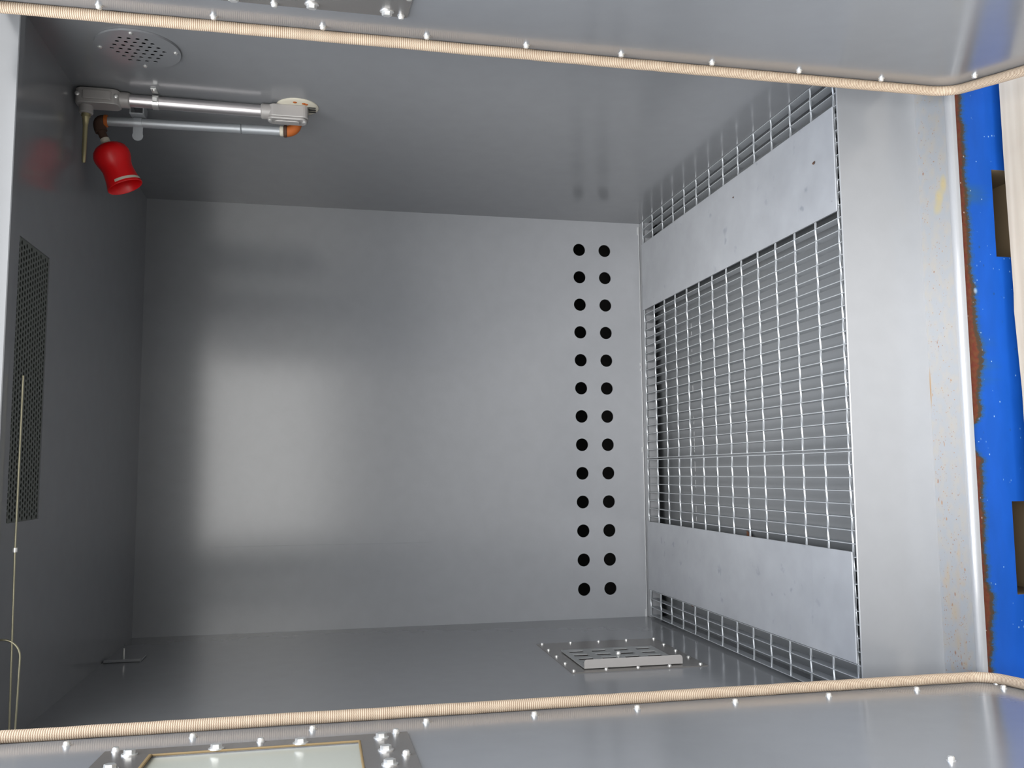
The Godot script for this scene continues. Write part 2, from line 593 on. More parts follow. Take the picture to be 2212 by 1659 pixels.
func build_front() -> void:
	# header and jambs of the door frame
	var st := begin()
	cbox(st, Vector3(-0.84, 1.664, FRONT - 0.004), Vector3(0.84, 1.86, FRONT), 0.0015)
	cbox(st, Vector3(-HW, 1.664, FRONT - 0.03), Vector3(HW, 1.668, FRONT - 0.001), 0.0015)
	cbox(st, Vector3(-HW, 1.664, FRONT - 0.03), Vector3(HW, CEIL, FRONT - 0.027), 0.001)
	cbox(st, Vector3(-0.86, 1.765, FRONT - 0.004), Vector3(0.86, 1.785, FRONT + 0.14), 0.003)  # unseen roof lip, added to shade the header face below
	solo("trim_1", st, M.paint, "bright grey header strip above the door opening, along the ceiling edge", "door frame", "", "structure")
	for s in [1.0, -1.0]:
		st = begin()
		cbox(st, Vector3(min(s * HW, s * 0.84), -0.19, FRONT - 0.004), Vector3(max(s * HW, s * 0.84), 1.664, FRONT), 0.0015)
		solo("trim_2" if s > 0 else "trim_3", st, M.paint, "grey door jamb behind the rope gasket of the door " + ("on the pipes' side" if s > 0 else "on the damper's side"), "door frame", "", "structure")
	# upright sill face
	st = begin()
	cbox(st, Vector3(-0.84, -0.2, FRONT - 0.005), Vector3(0.84, 0.002, FRONT), 0.0015)
	solo("trim_4", st, M.paint, "upright grey sill face between the floor grating and the speckled ledge", "sill", "", "structure")
	# ledge with a rolled front edge
	var led := thing("trim_5", "pale grey ledge below the sill with rust specks and a rolled edge", "sill", Vector3(0, -0.193, 1.34), "", "structure")
	st = begin()
	var z1 := 1.383
	uvquad(st, [Vector3(-0.84, -0.193, FRONT), Vector3(0.84, -0.193, FRONT), Vector3(0.84, -0.193, z1), Vector3(-0.84, -0.193, z1)], [Vector2(0, 0), Vector2(1, 0), Vector2(1, 1), Vector2(0, 1)], Vector3.UP)
	obj("ledge_sheet", st, M.ledge, led)
	st = begin()
	var prof := []
	for i in 9:
		var a := PI / 2 * i / 8
		prof.append(Vector2(z1 + 0.012 * sin(a), -0.193 - 0.012 * (1.0 - cos(a))))
	prof.append(Vector2(z1 + 0.012, -0.211))
	prof.append(Vector2(z1 + 0.004, -0.211))
	for i in prof.size() - 1:
		var p: Vector2 = prof[i]
		var q: Vector2 = prof[i + 1]
		quad(st, Vector3(-0.84, p.y, p.x), Vector3(0.84, p.y, p.x), Vector3(0.84, q.y, q.x), Vector3(-0.84, q.y, q.x), Vector3(0, -0.21, z1 - 0.05))
	obj("rolled_edge", st, M.paint, led)
	# blue base frame with two fork pockets
	var bf := thing("base_frame", "rusting blue steel base beam with two dark fork pockets under the sill", "beam", Vector3(0, -0.445, 1.2))
	st = begin()
	var zf := 1.385
	var px := [-0.85, -0.455, -0.264, 0.256, 0.448, 0.85]
	var py := [-0.205, -0.299, -0.401, -0.445]
	for i in 5:
		for j in 3:
			if j == 1 and (i == 1 or i == 3):
				continue
			var p := []
			var uv := []
			for k in [[i, j], [i + 1, j], [i + 1, j + 1], [i, j + 1]]:
				p.append(Vector3(px[k[0]], py[k[1]], zf))
				uv.append(Vector2((px[k[0]] + 0.85) / 1.7, (py[0] - py[k[1]] + 0.0) / 0.24))
			uvquad(st, p, uv, Vector3.BACK)
	obj("face_plate", st, M.blue, bf)
	st = begin()
	cbox(st, Vector3(-0.85, -0.216, -0.2), Vector3(0.85, -0.205, zf - 0.001))
	cbox(st, Vector3(-0.85, -0.445, -0.2), Vector3(0.85, -0.435, zf - 0.001))
	cbox(st, Vector3(-0.85, -0.445, -0.21), Vector3(0.85, -0.205, -0.2))
	var bluep := mat(Color8(6, 54, 122), 0.45)
	obj("frame_body", st, bluep, bf)
	for r in [[-0.455, -0.264], [0.256, 0.448]]:
		st = begin()
		var a0: float = r[0]
		var a1: float = r[1]
		var t := 0.004
		cbox(st, Vector3(a0 - t, py[2] - t, -0.2), Vector3(a1 + t, py[2], zf - 0.002))
		cbox(st, Vector3(a0 - t, py[1], -0.2), Vector3(a1 + t, py[1] + t, zf - 0.002))
		cbox(st, Vector3(a0 - t, py[2], -0.2), Vector3(a0, py[1], zf - 0.002))
		cbox(st, Vector3(a1, py[2], -0.2), Vector3(a1 + t, py[1], zf - 0.002))
		var pk := obj("fork_pocket", st, M.pocket, bf)
		pk.set_meta("label", "dark brown rusty fork pocket")
	# ground and a pale plank platform on it
	st = begin()
	cbox(st, Vector3(-40, -0.545, -40), Vector3(40, -0.445, 40))
	solo("ground", st, M.ground, "grey concrete yard the cabinet stands on", "ground", "", "structure")
	var bd := thing("timber_platform", "cream timber slab lying on the ground close in front of the blue beam", "board", Vector3(0.2, -0.445, 1.8))
	st = begin()
	var top := -0.31
	var ed := [Vector2(1.1, 1.433), Vector2(0.637, 1.407), Vector2(0.465, 1.407), Vector2(0.318, 1.409), Vector2(0.172, 1.411), Vector2(0.133, 1.409), Vector2(-0.035, 1.417), Vector2(-0.129, 1.417), Vector2(-0.5, 1.43), Vector2(-1.1, 1.45)]
	var n := ed.size()
	for i in n - 1:
		var e0: Vector2 = ed[i]
		var e1: Vector2 = ed[i + 1]
		uvquad(st, [Vector3(e0.x, top, e0.y + 0.003), Vector3(e1.x, top, e1.y + 0.003), Vector3(e1.x, top, 2.1), Vector3(e0.x, top, 2.1)], [Vector2(e0.x, e0.y), Vector2(e1.x, e1.y), Vector2(e1.x, 2.1), Vector2(e0.x, 2.1)], Vector3.UP)
		uvquad(st, [Vector3(e0.x, top - 0.003, e0.y), Vector3(e1.x, top - 0.003, e1.y), Vector3(e1.x, top, e1.y + 0.003), Vector3(e0.x, top, e0.y + 0.003)], [Vector2(e0.x, 0), Vector2(e1.x, 0), Vector2(e1.x, 0.01), Vector2(e0.x, 0.01)], Vector3(0, 0.7, -0.7))
		uvquad(st, [Vector3(e0.x, -0.445, e0.y), Vector3(e1.x, -0.445, e1.y), Vector3(e1.x, top - 0.003, e1.y), Vector3(e0.x, top - 0.003, e0.y)], [Vector2(e0.x, 0), Vector2(e1.x, 0), Vector2(e1.x, 0.15), Vector2(e0.x, 0.15)], Vector3(0, 0, -1))
	uvquad(st, [Vector3(-1.1, -0.445, 2.1), Vector3(1.1, -0.445, 2.1), Vector3(1.1, top, 2.1), Vector3(-1.1, top, 2.1)], [Vector2(-1.1, 0), Vector2(1.1, 0), Vector2(1.1, 0.15), Vector2(-1.1, 0.15)], Vector3(0, 0, 1))
	for s in [0, n - 1]:
		var e: Vector2 = ed[s]
		uvquad(st, [Vector3(e.x, -0.445, e.y), Vector3(e.x, -0.445, 2.1), Vector3(e.x, top, 2.1), Vector3(e.x, top, e.y)], [Vector2(0, 0), Vector2(0.7, 0), Vector2(0.7, 0.15), Vector2(0, 0.15)], Vector3(signf(e.x), 0, 0))
	obj("slab", st, M.board, bd)

# ------------------------------------------------------------------ floor: pit, grating, cover plates
func build_floor() -> void:
	var fl := thing("floor", "plain grey sheet lying below the open floor grating", "floor", Vector3(0, PIT, 0.6), "", "structure")
	var st := begin()
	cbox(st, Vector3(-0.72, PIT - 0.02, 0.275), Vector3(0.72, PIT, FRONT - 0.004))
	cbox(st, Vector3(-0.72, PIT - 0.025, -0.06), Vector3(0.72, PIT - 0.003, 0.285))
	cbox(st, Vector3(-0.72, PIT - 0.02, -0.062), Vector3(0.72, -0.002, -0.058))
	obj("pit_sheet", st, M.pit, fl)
	st = begin()
	var rng := RandomNumberGenerator.new()
	rng.seed = 12
	for i in 26:                             # broken weld line across the sheet
		var x := rng.randf_range(-0.36, 0.36)
		cbox(st, Vector3(x - rng.randf_range(0.002, 0.012), PIT - 0.003, 0.2735), Vector3(x + rng.randf_range(0.002, 0.012), PIT + 0.001, 0.2765), 0.0006)
	obj("weld_seam", st, M.bead, fl)
	for s in [0.5, -0.5, 0.66, -0.66]:       # carriers under the grating
		st = begin()
		cbox(st, Vector3(s - 0.004, PIT, 0.02), Vector3(s + 0.004, -0.025, FRONT - 0.004))
		if absf(s) < 0.6:
			obj("support_bar", st, M.paint, fl)
	# angle along the foot of the back wall
	st = begin()
	cbox(st, Vector3(-HW, -0.042, -0.004), Vector3(HW, -0.0015, 0.03), 0.0015)
	solo("trim_6", st, M.paint, "narrow grey angle between the back wall and the floor grating", "trim", "", "structure")
	# gratings: bearing bars run towards the viewer, twisted rods across
	var z0 := 0.033
	var z1 := 1.282
	var bar := begin()
	cbox(bar, Vector3(-0.001, -0.025, z0), Vector3(0.001, 0.0, z1), 0.0003)
	bar.set_smooth_group(-1); bar.index()
	var barmesh := bar.commit()
	barmesh.surface_set_material(0, M.galv)
	for g in [[-0.150, 0.02825, 31, "larger galvanised floor grating, on the side wall with the pipes"], [-0.6900, 0.02805, 20, "smaller galvanised floor grating, on the side wall with the sliding damper"]]:
		var x0: float = g[0]
		var pitch: float = g[1]
		var count: int = g[2]
		var x1 := x0 + pitch * (count - 1)
		var t := thing("floor_grating", g[3], "grating", Vector3((x0 + x1) / 2, -0.025, 0.66), "floor gratings")
		for i in count:
			var o := MeshInstance3D.new()
			o.name = "bearing_bar"
			o.mesh = barmesh
			t.add_child(o, true)
			o.position = Vector3(x0 + pitch * i, 0, 0) - t.position
		st = begin()
		twisted(st, x0 - 0.0015, x1 + 0.0015)
		st.index()
		var rod := st.commit()
		rod.surface_set_material(0, M.galv)
		for k in 14:
			var o := MeshInstance3D.new()
			o.name = "cross_rod"
			o.mesh = rod
			t.add_child(o, true)
			o.position = Vector3(0, -0.0025, 0.0355 + 0.0948 * k) - t.position
	# cover plates
	for r in [[0.374, 0.6135, "flat grey cover plate on the grating, nearer the wall with the pipes"], [-0.603, -0.370, "flat grey cover plate on the grating, nearer the sliding damper"]]:
		st = begin()
		cbox(st, Vector3(r[0], 0.0004, 0.034), Vector3(r[1], 0.0042, 1.272), 0.0012)
		solo("cover_plate", st, M.cover, r[2], "cover plate", "cover plates on the grating")

# square rod twisted about x
func twisted(st: SurfaceTool, x0: float, x1: float) -> void:
	var steps := int((x1 - x0) / 0.006)
	var r := 0.0024
	var prev := []
	for i in steps + 1:
		var x := x0 + (x1 - x0) * i / steps
		var ring := []
		for k in 4:
			var a := TAU * k / 4 + (x - x0) / 0.05 * PI / 2
			ring.append(Vector3(x, sin(a) * r, cos(a) * r))
		if i > 0:
			for k in 4:
				quad(st, prev[k], prev[(k + 1) % 4], ring[(k + 1) % 4], ring[k], Vector3((x + prev[0].x) / 2, 0, 0))
		else:
			quad(st, ring[0], ring[1], ring[2], ring[3], Vector3(x + 1, 0, 0))
		prev = ring
	quad(st, prev[0], prev[1], prev[2], prev[3], Vector3(x1 - 1, 0, 0))

# ------------------------------------------------------------------ doors
# local frame: +x is the inside face's direction, z runs along the door (k * s), the gasket line at s = 0, x = 0
func build_door(side: int) -> void:
	var a := deg_to_rad(12.9 if side > 0 else 3.5)
	var n := Vector3(-cos(a), 0, -sin(a)) if side > 0 else Vector3(cos(a), 0, -sin(a))
	var d := Vector3(-sin(a), 0, cos(a)) if side > 0 else Vector3(sin(a), 0, cos(a))
	var k := -1.0 if side > 0 else 1.0
	var hinge := Vector3(0.581, 0, 1.45) if side > 0 else Vector3(-0.5975, 0, 1.45)
	var t := thing("door_1" if side > 0 else "door_2", "open grey door on the pipes' side, showing only a corner of its bolted steel plate" if side > 0 else "open grey door on the damper's side, with a bolted frame round a milky window pane", "door", Vector3.ZERO, "open cabinet doors", "structure")
	t.set_meta("local", true)
	t.transform = Transform3D(Basis(n, Vector3.UP, n.cross(Vector3.UP)), hinge)
	var face := -0.0098
	var y0 := -0.152 if side > 0 else -0.163
	var y1 := 1.69
	var ws := 0.665            # gasket loop width
	var Z := func(s: float) -> float: return k * s
	var lo := func(x: float, y: float, s: float, s2: float) -> Vector3: return Vector3(x, y, min(k * s, k * s2))
	var hi := func(x: float, y: float, s: float, s2: float) -> Vector3: return Vector3(x, y, max(k * s, k * s2))
	# window opening
	var wy0 := 1.047
	var wy1 := 1.341
	var wa := 0.25 if side > 0 else 0.155
	var wb := 0.46
	# panel: inner face with an opening, returns and outer face
	var st := begin()
	var f := func(u: float, v: float, w: float) -> Vector3: return Vector3(face - w, v, k * u)
	var away := Vector3(-9, 0.8, 0)
	perforated(st, f, [
		{"v0": y0 - 0.018, "v1": wy0 - 0.02, "u0": -0.02, "u1": ws + 0.02},
		{"v0": wy0 - 0.02, "v1": wy1 + 0.02, "u0": -0.02, "u1": ws + 0.02, "at": [(wa + wb) / 2], "hu": (wb - wa) / 2 + 0.02, "a": (wb - wa) / 2, "b": (wy1 - wy0) / 2},
		{"v0": wy1 + 0.02, "v1": y1 + 0.03, "u0": -0.02, "u1": ws + 0.02}], 0.07, away)
	# outer face with the same opening
	var f2 := func(u: float, v: float, w: float) -> Vector3: return Vector3(face - 0.07 + w, v, k * u)
	perforated(st, f2, [
		{"v0": y0 - 0.018, "v1": wy0 - 0.02, "u0": -0.02, "u1": ws + 0.02},
		{"v0": wy0 - 0.02, "v1": wy1 + 0.02, "u0": -0.02, "u1": ws + 0.02, "at": [(wa + wb) / 2], "hu": (wb - wa) / 2 + 0.02, "a": (wb - wa) / 2, "b": (wy1 - wy0) / 2},
		{"v0": wy1 + 0.02, "v1": y1 + 0.03, "u0": -0.02, "u1": ws + 0.02}], 0.001, Vector3(9, 0.8, 0))
	var c := [Vector2(-0.02, y0 - 0.018), Vector2(ws + 0.02, y0 - 0.018), Vector2(ws + 0.02, y1 + 0.03), Vector2(-0.02, y1 + 0.03)]
	for i in 4:
		var p: Vector2 = c[i]
		var q: Vector2 = c[(i + 1) % 4]
		quad(st, Vector3(face, p.y, k * p.x), Vector3(face, q.y, k * q.x), Vector3(face - 0.07, q.y, k * q.x), Vector3(face - 0.07, p.y, k * p.x), Vector3(face - 0.03, 0.8, k * 0.3))
	obj("panel", st, M.paint, t)
	# rope gasket round the edge of the inner face
	var loop := []
	var rad := 0.045
	var corners := [Vector2(0, y1), Vector2(0, y0), Vector2(ws, y0), Vector2(ws, y1)]
	var rng := RandomNumberGenerator.new()
	rng.seed = 40 + side
	for i in 4:
		var cur: Vector2 = corners[i]
		var into: Vector2 = (cur - corners[(i + 3) % 4]).normalized()
		var out: Vector2 = (corners[(i + 1) % 4] - cur).normalized()
		for j in 7:
			var b := PI / 2 * j / 6
			var p := cur - into * rad + out * rad - out * rad * cos(b) + into * rad * sin(b)
			loop.append(Vector3(0, p.y, k * p.x))
		var nxt: Vector2 = corners[(i + 1) % 4]
		var len := cur.distance_to(nxt) - 2 * rad
		var steps := int(len / 0.03)
		for j in range(1, steps):
			var p: Vector2 = cur + out * (rad + len * j / steps)
			var wob := rng.randf_range(-0.0006, 0.0006)
			loop.append(Vector3(rng.randf_range(-0.0004, 0.0004), p.y + (wob if absf(out.x) > 0.5 else 0.0), k * (p.x + (wob if absf(out.y) > 0.5 else 0.0))))
	st = begin()
	sweep(st, loop, 0.0098, 20, true, Vector3(1, 0, 0))
	st.index()
	st.generate_tangents()
	var gk := obj("rope_gasket", st, M.gasket, t, true)
	gk.set_meta("label", "beige braided rope gasket")
	# screws of the gasket's holding strip
	var sv := 0.03 if side > 0 else 0.045
	var spots := []
	for i in 10:
		var slip: float = 0.0 if i < 8 else (0.004 if i == 8 else 0.018)
		spots.append(Vector2(sv - slip, 1.482 - 0.1825 * i))
	for i in 4:
		spots.append(Vector2(0.113 + 0.18 * i if side > 0 else 0.047 + 0.18 * i, y0 + 0.03 if side > 0 else y0 - 0.0))
	if side < 0:
		spots = spots.slice(0, 10)
		for i in 4:
			spots.append(Vector2(0.075 + 0.18 * i, y0 + 0.028))
	var sm := screw_mesh(0.0052, 0.0065, k)
	for p in spots:
		place(sm, "screw", t, Vector3(face, p.y, k * p.x))
	# window frame plate with bolts
	var ps := 0.14 if side > 0 else 0.115
	var py0 := 0.979 if side > 0 else 0.972
	var py1 := 1.412
	var pe := 0.50
	st = begin()
	var f3 := func(u: float, v: float, w: float) -> Vector3: return Vector3(face + 0.003 - w, v, k * u)
	perforated(st, f3, [{"v0": py0, "v1": wy0, "u0": ps, "u1": pe}, {"v0": wy0, "v1": wy1, "u0": ps, "u1": pe, "at": [(wa + wb) / 2], "hu": (wb - wa) / 2 + 0.0001, "a": (wb - wa) / 2, "b": (wy1 - wy0) / 2}, {"v0": wy1, "v1": py1, "u0": ps, "u1": pe}], 0.004, away)
	for e in [[ps, py0, ps, py1], [ps, py1, pe, py1], [pe, py1, pe, py0], [pe, py0, ps, py0]]:
		quad(st, Vector3(face + 0.003, e[1], k * e[0]), Vector3(face + 0.003, e[3], k * e[2]), Vector3(face, e[3], k * e[2]), Vector3(face, e[1], k * e[0]), Vector3(face, (py0 + py1) / 2, k * (ps + pe) / 2))
	var wf := obj("window_frame", st, M.plate_steel, t)
	wf.set_meta("label", "dull steel frame plate with hexagon bolts")
	var bolt := bolt_mesh()
	var bs := 0.147 if side < 0 else 0.168
	var bq := []
	for y in [1.372, 1.253, 1.133, 1.014]:
		bq.append(Vector2(bs, y)); bq.append(Vector2(pe - 0.035, y))
	for s in ([0.226, 0.306, 0.386] if side < 0 else [0.306, 0.386]):
		bq.append(Vector2(s, 1.012)); bq.append(Vector2(s, 1.381))
	for p in bq:
		place(bolt, "bolt", wf, Vector3(face + 0.003, p.y, k * p.x))
	var ss := 0.121 if side < 0 else 0.152
	for p in [Vector2(ss, 1.396), Vector2(ss, 1.192), Vector2(ss, 0.99), Vector2(0.26, 0.986), Vector2(0.40, 0.986)]:
		place(sm, "screw", wf, Vector3(face + 0.003, p.y, k * p.x))
	st = begin()
	cbox(st, lo.call(face - 0.009, wy0, wa, wb), hi.call(face - 0.002, wy1, wa, wb))
	var pn := obj("window_pane", st, M.pane, t)
	pn.set_meta("label", "pale milky window pane")
	st = begin()                         # line of old sealant round the opening
	cbox(st, lo.call(face + 0.0005, wy0, wa - 0.0025, wa + 0.001), hi.call(face + 0.0036, wy1, wa - 0.0025, wa + 0.001), 0.001)
	cbox(st, lo.call(face + 0.0005, wy0 - 0.002, wa, wb), hi.call(face + 0.0042, wy0 + 0.0015, wa, wb), 0.001)
	cbox(st, lo.call(face + 0.0005, wy1 - 0.0015, wa, wb), hi.call(face + 0.0042, wy1 + 0.004, wa, wb), 0.001)
	obj("sealant_line", st, M.sealant, t)
	if side < 0:
		place(sm, "screw", t, Vector3(face, 0.292, k * 0.484))
	# unseen strip, added to block daylight in the gap to the jamb
	st = begin()
	cbox(st, lo.call(face - 0.0705, y0 - 0.01, -0.152, -0.018), hi.call(face - 0.0635, y1 + 0.02, -0.152, -0.018), 0.0015)
	obj("gap_blocker", st, M.paint, t)

func place(mesh: Mesh, called: String, parent: Node3D, at: Vector3) -> MeshInstance3D:
	var o := MeshInstance3D.new()
	o.name = called
	o.mesh = mesh
	parent.add_child(o, true)
	o.position = at
	return o

func screw_mesh(r: float, h: float, _k: float) -> Mesh:
	var st := begin()
	lathe(st, Vector3.ZERO, Vector3.RIGHT, [Vector2(r * 1.25, 0), Vector2(r * 1.25, h * 0.2), Vector2(r, h * 0.25), Vector2(r * 0.95, h * 0.8), Vector2(r * 0.7, h), Vector2(0, h)], 10)
	st.index()
	var m := st.commit()
	m.surface_set_material(0, M.steel)
	return m

func bolt_mesh() -> Mesh:
	var st := begin()
	lathe(st, Vector3.ZERO, Vector3.RIGHT, [Vector2(0.0115, 0), Vector2(0.0115, 0.0015), Vector2(0.011, 0.002), Vector2(0.004, 0.002)], 20)
	var hex := begin()
	for i in 6:
		var a0 := TAU * i / 6
		var a1 := TAU * (i + 1) / 6
		var p0 := Vector3(0, cos(a0), sin(a0)) * 0.0082
		var p1 := Vector3(0, cos(a1), sin(a1)) * 0.0082
		var x0 := Vector3(0.002, 0, 0)
		var x1 := Vector3(0.0068, 0, 0)
		var x2 := Vector3(0.0075, 0, 0)
		quad(st, p0 + x0, p1 + x0, p1 + x1, p0 + x1, Vector3.ZERO)
		quad(st, p0 + x1, p1 + x1, p1 * 0.9 + x2, p0 * 0.9 + x2, Vector3.ZERO)
		tri(st, p0 * 0.9 + x2, p1 * 0.9 + x2, x2, Vector3.ZERO)
	st.index()
	var m := st.commit()
	m.surface_set_material(0, M.steel)
	return m

# ------------------------------------------------------------------ vents
func build_ceiling_vent() -> void:
	var t := thing("ceiling_vent", "long dark perforated panel set into the ceiling", "vent", Vector3(-0.01, CEIL, 1.07))
	var st := begin()
	var rows := []
	var n := 13
	var z0 := 0.977
	var z1 := 1.167
	var pitch := 0.0118
	for i in n:
		var at := []
		var u := -0.2795 + (0.0 if i % 2 == 0 else pitch / 2)
		while u < 0.2595:
			at.append(u)
			u += pitch
		rows.append({"v0": z0 + (z1 - z0) * i / n, "v1": z0 + (z1 - z0) * (i + 1) / n, "u0": -0.286, "u1": 0.267, "at": at, "hu": pitch / 2, "r": 0.0046})
	var f := func(u: float, v: float, w: float) -> Vector3: return Vector3(u, CEIL + 0.002 + w, v)
	perforated(st, f, rows, 0.0012, Vector3(0, 9, 1), 8)
	obj("perforated_sheet", st, M.mesh, t)

func build_round_vent() -> void:
	var cy := 1.501
	var cz := 1.087
	var R := 0.085
	var x := HW - 0.005
	var t := thing("round_grille", "round grey wall grille with a hexagon of small holes, above the pipes", "vent", Vector3(HW, cy, cz))
	var st := begin()
	var f := func(u: float, v: float, w: float) -> Vector3: return Vector3(x + w, cy + u, cz + v)
	var away := Vector3(9, cy, cz)
	var p := 0.0173
	var rp := 0.0166
	var rows := []
	for j in range(-3, 4):
		var cnt := 7 - absi(j)
		var at := []
		for i in cnt:
			at.append((i - (cnt - 1) / 2.0) * p)
		rows.append({"v0": (j - 0.5) * rp, "v1": (j + 0.5) * rp, "u0": -cnt * p / 2, "u1": cnt * p / 2, "at": at, "hu": p / 2, "r": 0.0043})
	perforated(st, f, rows, 0.0012, away, 12)
	# rest of the disc, sliced so that the slices end where the rows end
	var cuts := []
	for j in range(-3, 4):
		for q in 8:
			cuts.append((j - 0.5 + q / 8.0) * rp)
	for q in 9:
		cuts.append(lerpf(3.5 * rp, R, sin(PI / 2 * q / 8.0)))
		if q > 0:
			cuts.append(-lerpf(3.5 * rp, R, sin(PI / 2 * q / 8.0)))
	cuts.sort()
	for i in cuts.size() - 1:
		var v0: float = cuts[i]
		var v1: float = cuts[i + 1]
		var w0 := sqrt(max(0.0, R * R - v0 * v0))
		var w1 := sqrt(max(0.0, R * R - v1 * v1))
		var j := int(round((v0 + v1) / 2 / rp))
		var inner := 0.0 if absi(j) > 3 else (7 - absi(j)) * p / 2
		for sd in [-1.0, 1.0]:
			quad(st, f.call(sd * inner, v0, 0), f.call(sd * w0, v0, 0), f.call(sd * w1, v1, 0), f.call(sd * inner, v1, 0), away)
	for i in 48:
		var a0 := TAU * i / 48
		var a1 := TAU * (i + 1) / 48
		quad(st, f.call(cos(a0) * R, sin(a0) * R, 0), f.call(cos(a1) * R, sin(a1) * R, 0), f.call(cos(a1) * R, sin(a1) * R, 0.0045), f.call(cos(a0) * R, sin(a0) * R, 0.0045), Vector3(HW, cy, cz))
	obj("grille_disc", st, M.paint, t)
	var sm := screw_mesh(0.004, 0.003, 1)
	for q in [Vector2(0, -0.076), Vector2(0, 0.074), Vector2(0.075, 0.0), Vector2(-0.075, 0.0)]:
		var o := place(sm, "screw", t, Vector3(-0.005, q.x, q.y))
		o.rotation.y = PI

func build_damper() -> void:
	var t := thing("sliding_damper", "square screwed damper plate with a slotted slide and folded handle lip", "vent", Vector3(-HW, 0.128, 0.6))
	var x0 := -HW
	var st := begin()
	var ys := [0.2235, 0.2875, 0.3525, 0.417]
	var f := func(u: float, v: float, w: float) -> Vector3: return Vector3(x0 + 0.0025 - w, u, v)
	var away := Vector3(-9, 0.3, 0.6)
	perforated(st, f, [{"v0": 0.404, "v1": 0.53, "u0": 0.126, "u1": 0.492}, {"v0": 0.53, "v1": 0.73, "u0": 0.126, "u1": 0.492, "at": [0.32], "hu": 0.125, "a": 0.122, "b": 0.095}, {"v0": 0.73, "v1": 0.792, "u0": 0.126, "u1": 0.492}], 0.0025, away)
	for e in [[0.126, 0.404, 0.492, 0.404], [0.492, 0.404, 0.492, 0.792], [0.492, 0.792, 0.126, 0.792], [0.126, 0.792, 0.126, 0.404]]:
		quad(st, Vector3(x0 + 0.0025, e[0], e[1]), Vector3(x0 + 0.0025, e[2], e[3]), Vector3(x0, e[2], e[3]), Vector3(x0, e[0], e[1]), Vector3(x0, 0.3, 0.6))
	obj("base_plate", st, M.plate_steel, t)
	# fixed slotted plate behind, slots shifted a little
	st = begin()
	f = func(u: float, v: float, w: float) -> Vector3: return Vector3(x0 - 0.001 - w, u, v)
	var rows := [{"v0": 0.51, "v1": 0.53, "u0": 0.19, "u1": 0.45}]
	for z in [0.555, 0.604, 0.653, 0.702]:
		rows.append({"v0": z - 0.0245, "v1": z + 0.0245, "u0": 0.19, "u1": 0.45, "at": ys, "hu": 0.032, "a": 0.0215, "b": 0.013, "vc": z + 0.006})
	perforated(st, f, rows, 0.002, away)
	obj("fixed_plate", st, M.rustdark, t)
	# slide with its lip
	st = begin()
	f = func(u: float, v: float, w: float) -> Vector3: return Vector3(x0 + 0.008 - w, u, v)
	rows = [{"v0": 0.536, "v1": 0.5425, "u0": 0.186, "u1": 0.452}]
	for z in [0.567, 0.616, 0.664, 0.712]:
		rows.append({"v0": z - 0.0245, "v1": z + 0.0245, "u0": 0.186, "u1": 0.452, "at": ys, "hu": 0.032, "a": 0.0215, "b": 0.0125})
	rows.append({"v0": 0.7365, "v1": 0.763, "u0": 0.186, "u1": 0.452})
	perforated(st, f, rows, 0.003, away)
	for e in [[0.186, 0.536, 0.452, 0.536], [0.452, 0.536, 0.452, 0.763], [0.186, 0.763, 0.186, 0.536]]:
		quad(st, Vector3(x0 + 0.008, e[0], e[1]), Vector3(x0 + 0.008, e[2], e[3]), Vector3(x0 + 0.0045, e[2], e[3]), Vector3(x0 + 0.0045, e[0], e[1]), Vector3(x0, 0.3, 0.65))
	obj("slide", st, M.grille, t)
	st = begin()
	var lipz := 0.765
	var out := []
	for q in [Vector2(x0 + 0.0046, 0.186), Vector2(x0 + 0.0046, 0.452), Vector2(x0 + 0.019, 0.452), Vector2(x0 + 0.024, 0.4505), Vector2(x0 + 0.027, 0.446), Vector2(x0 + 0.027, 0.192), Vector2(x0 + 0.024, 0.1875), Vector2(x0 + 0.019, 0.186)]:
		out.append(q)
	for i in out.size():
		var a: Vector2 = out[i]
		var b: Vector2 = out[(i + 1) % out.size()]
		for z in [lipz - 0.0015, lipz + 0.0015]:
			tri(st, Vector3(a.x, a.y, z), Vector3(b.x, b.y, z), Vector3(x0 + 0.015, 0.32, z), Vector3(x0 + 0.015, 0.32, lipz))
		quad(st, Vector3(a.x, a.y, lipz - 0.0015), Vector3(b.x, b.y, lipz - 0.0015), Vector3(b.x, b.y, lipz + 0.0015), Vector3(a.x, a.y, lipz + 0.0015), Vector3(x0 + 0.015, 0.32, lipz))
	var lip := obj("handle_lip", st, M.cast, t)
	lip.set_meta("label", "pale folded handle lip")
	st = begin()
	lathe(st, Vector3(x0 + 0.007, 0.319, 0.64), Vector3.RIGHT, [Vector2(0.006, 0), Vector2(0.0075, 0.003), Vector2(0.0075, 0.007), Vector2(0.005, 0.011), Vector2(0, 0.012)], 14)
	obj("knob", st, M.steel, t)
	var sm := screw_mesh(0.0045, 0.004, 1)
	for i in 5:
		for q in [Vector2(0.478 - 0.086 * i, 0.417), Vector2(0.4825 - 0.0855 * i, 0.776)]:
			place(sm, "screw", t, Vector3(0.0025, q.x - 0.128, q.y - 0.6))
		if i > 0 and i < 4:
			for y in [0.481, 0.137]:
				place(sm, "screw", t, Vector3(0.0025, y - 0.128, 0.417 + 0.09 * i - 0.6))

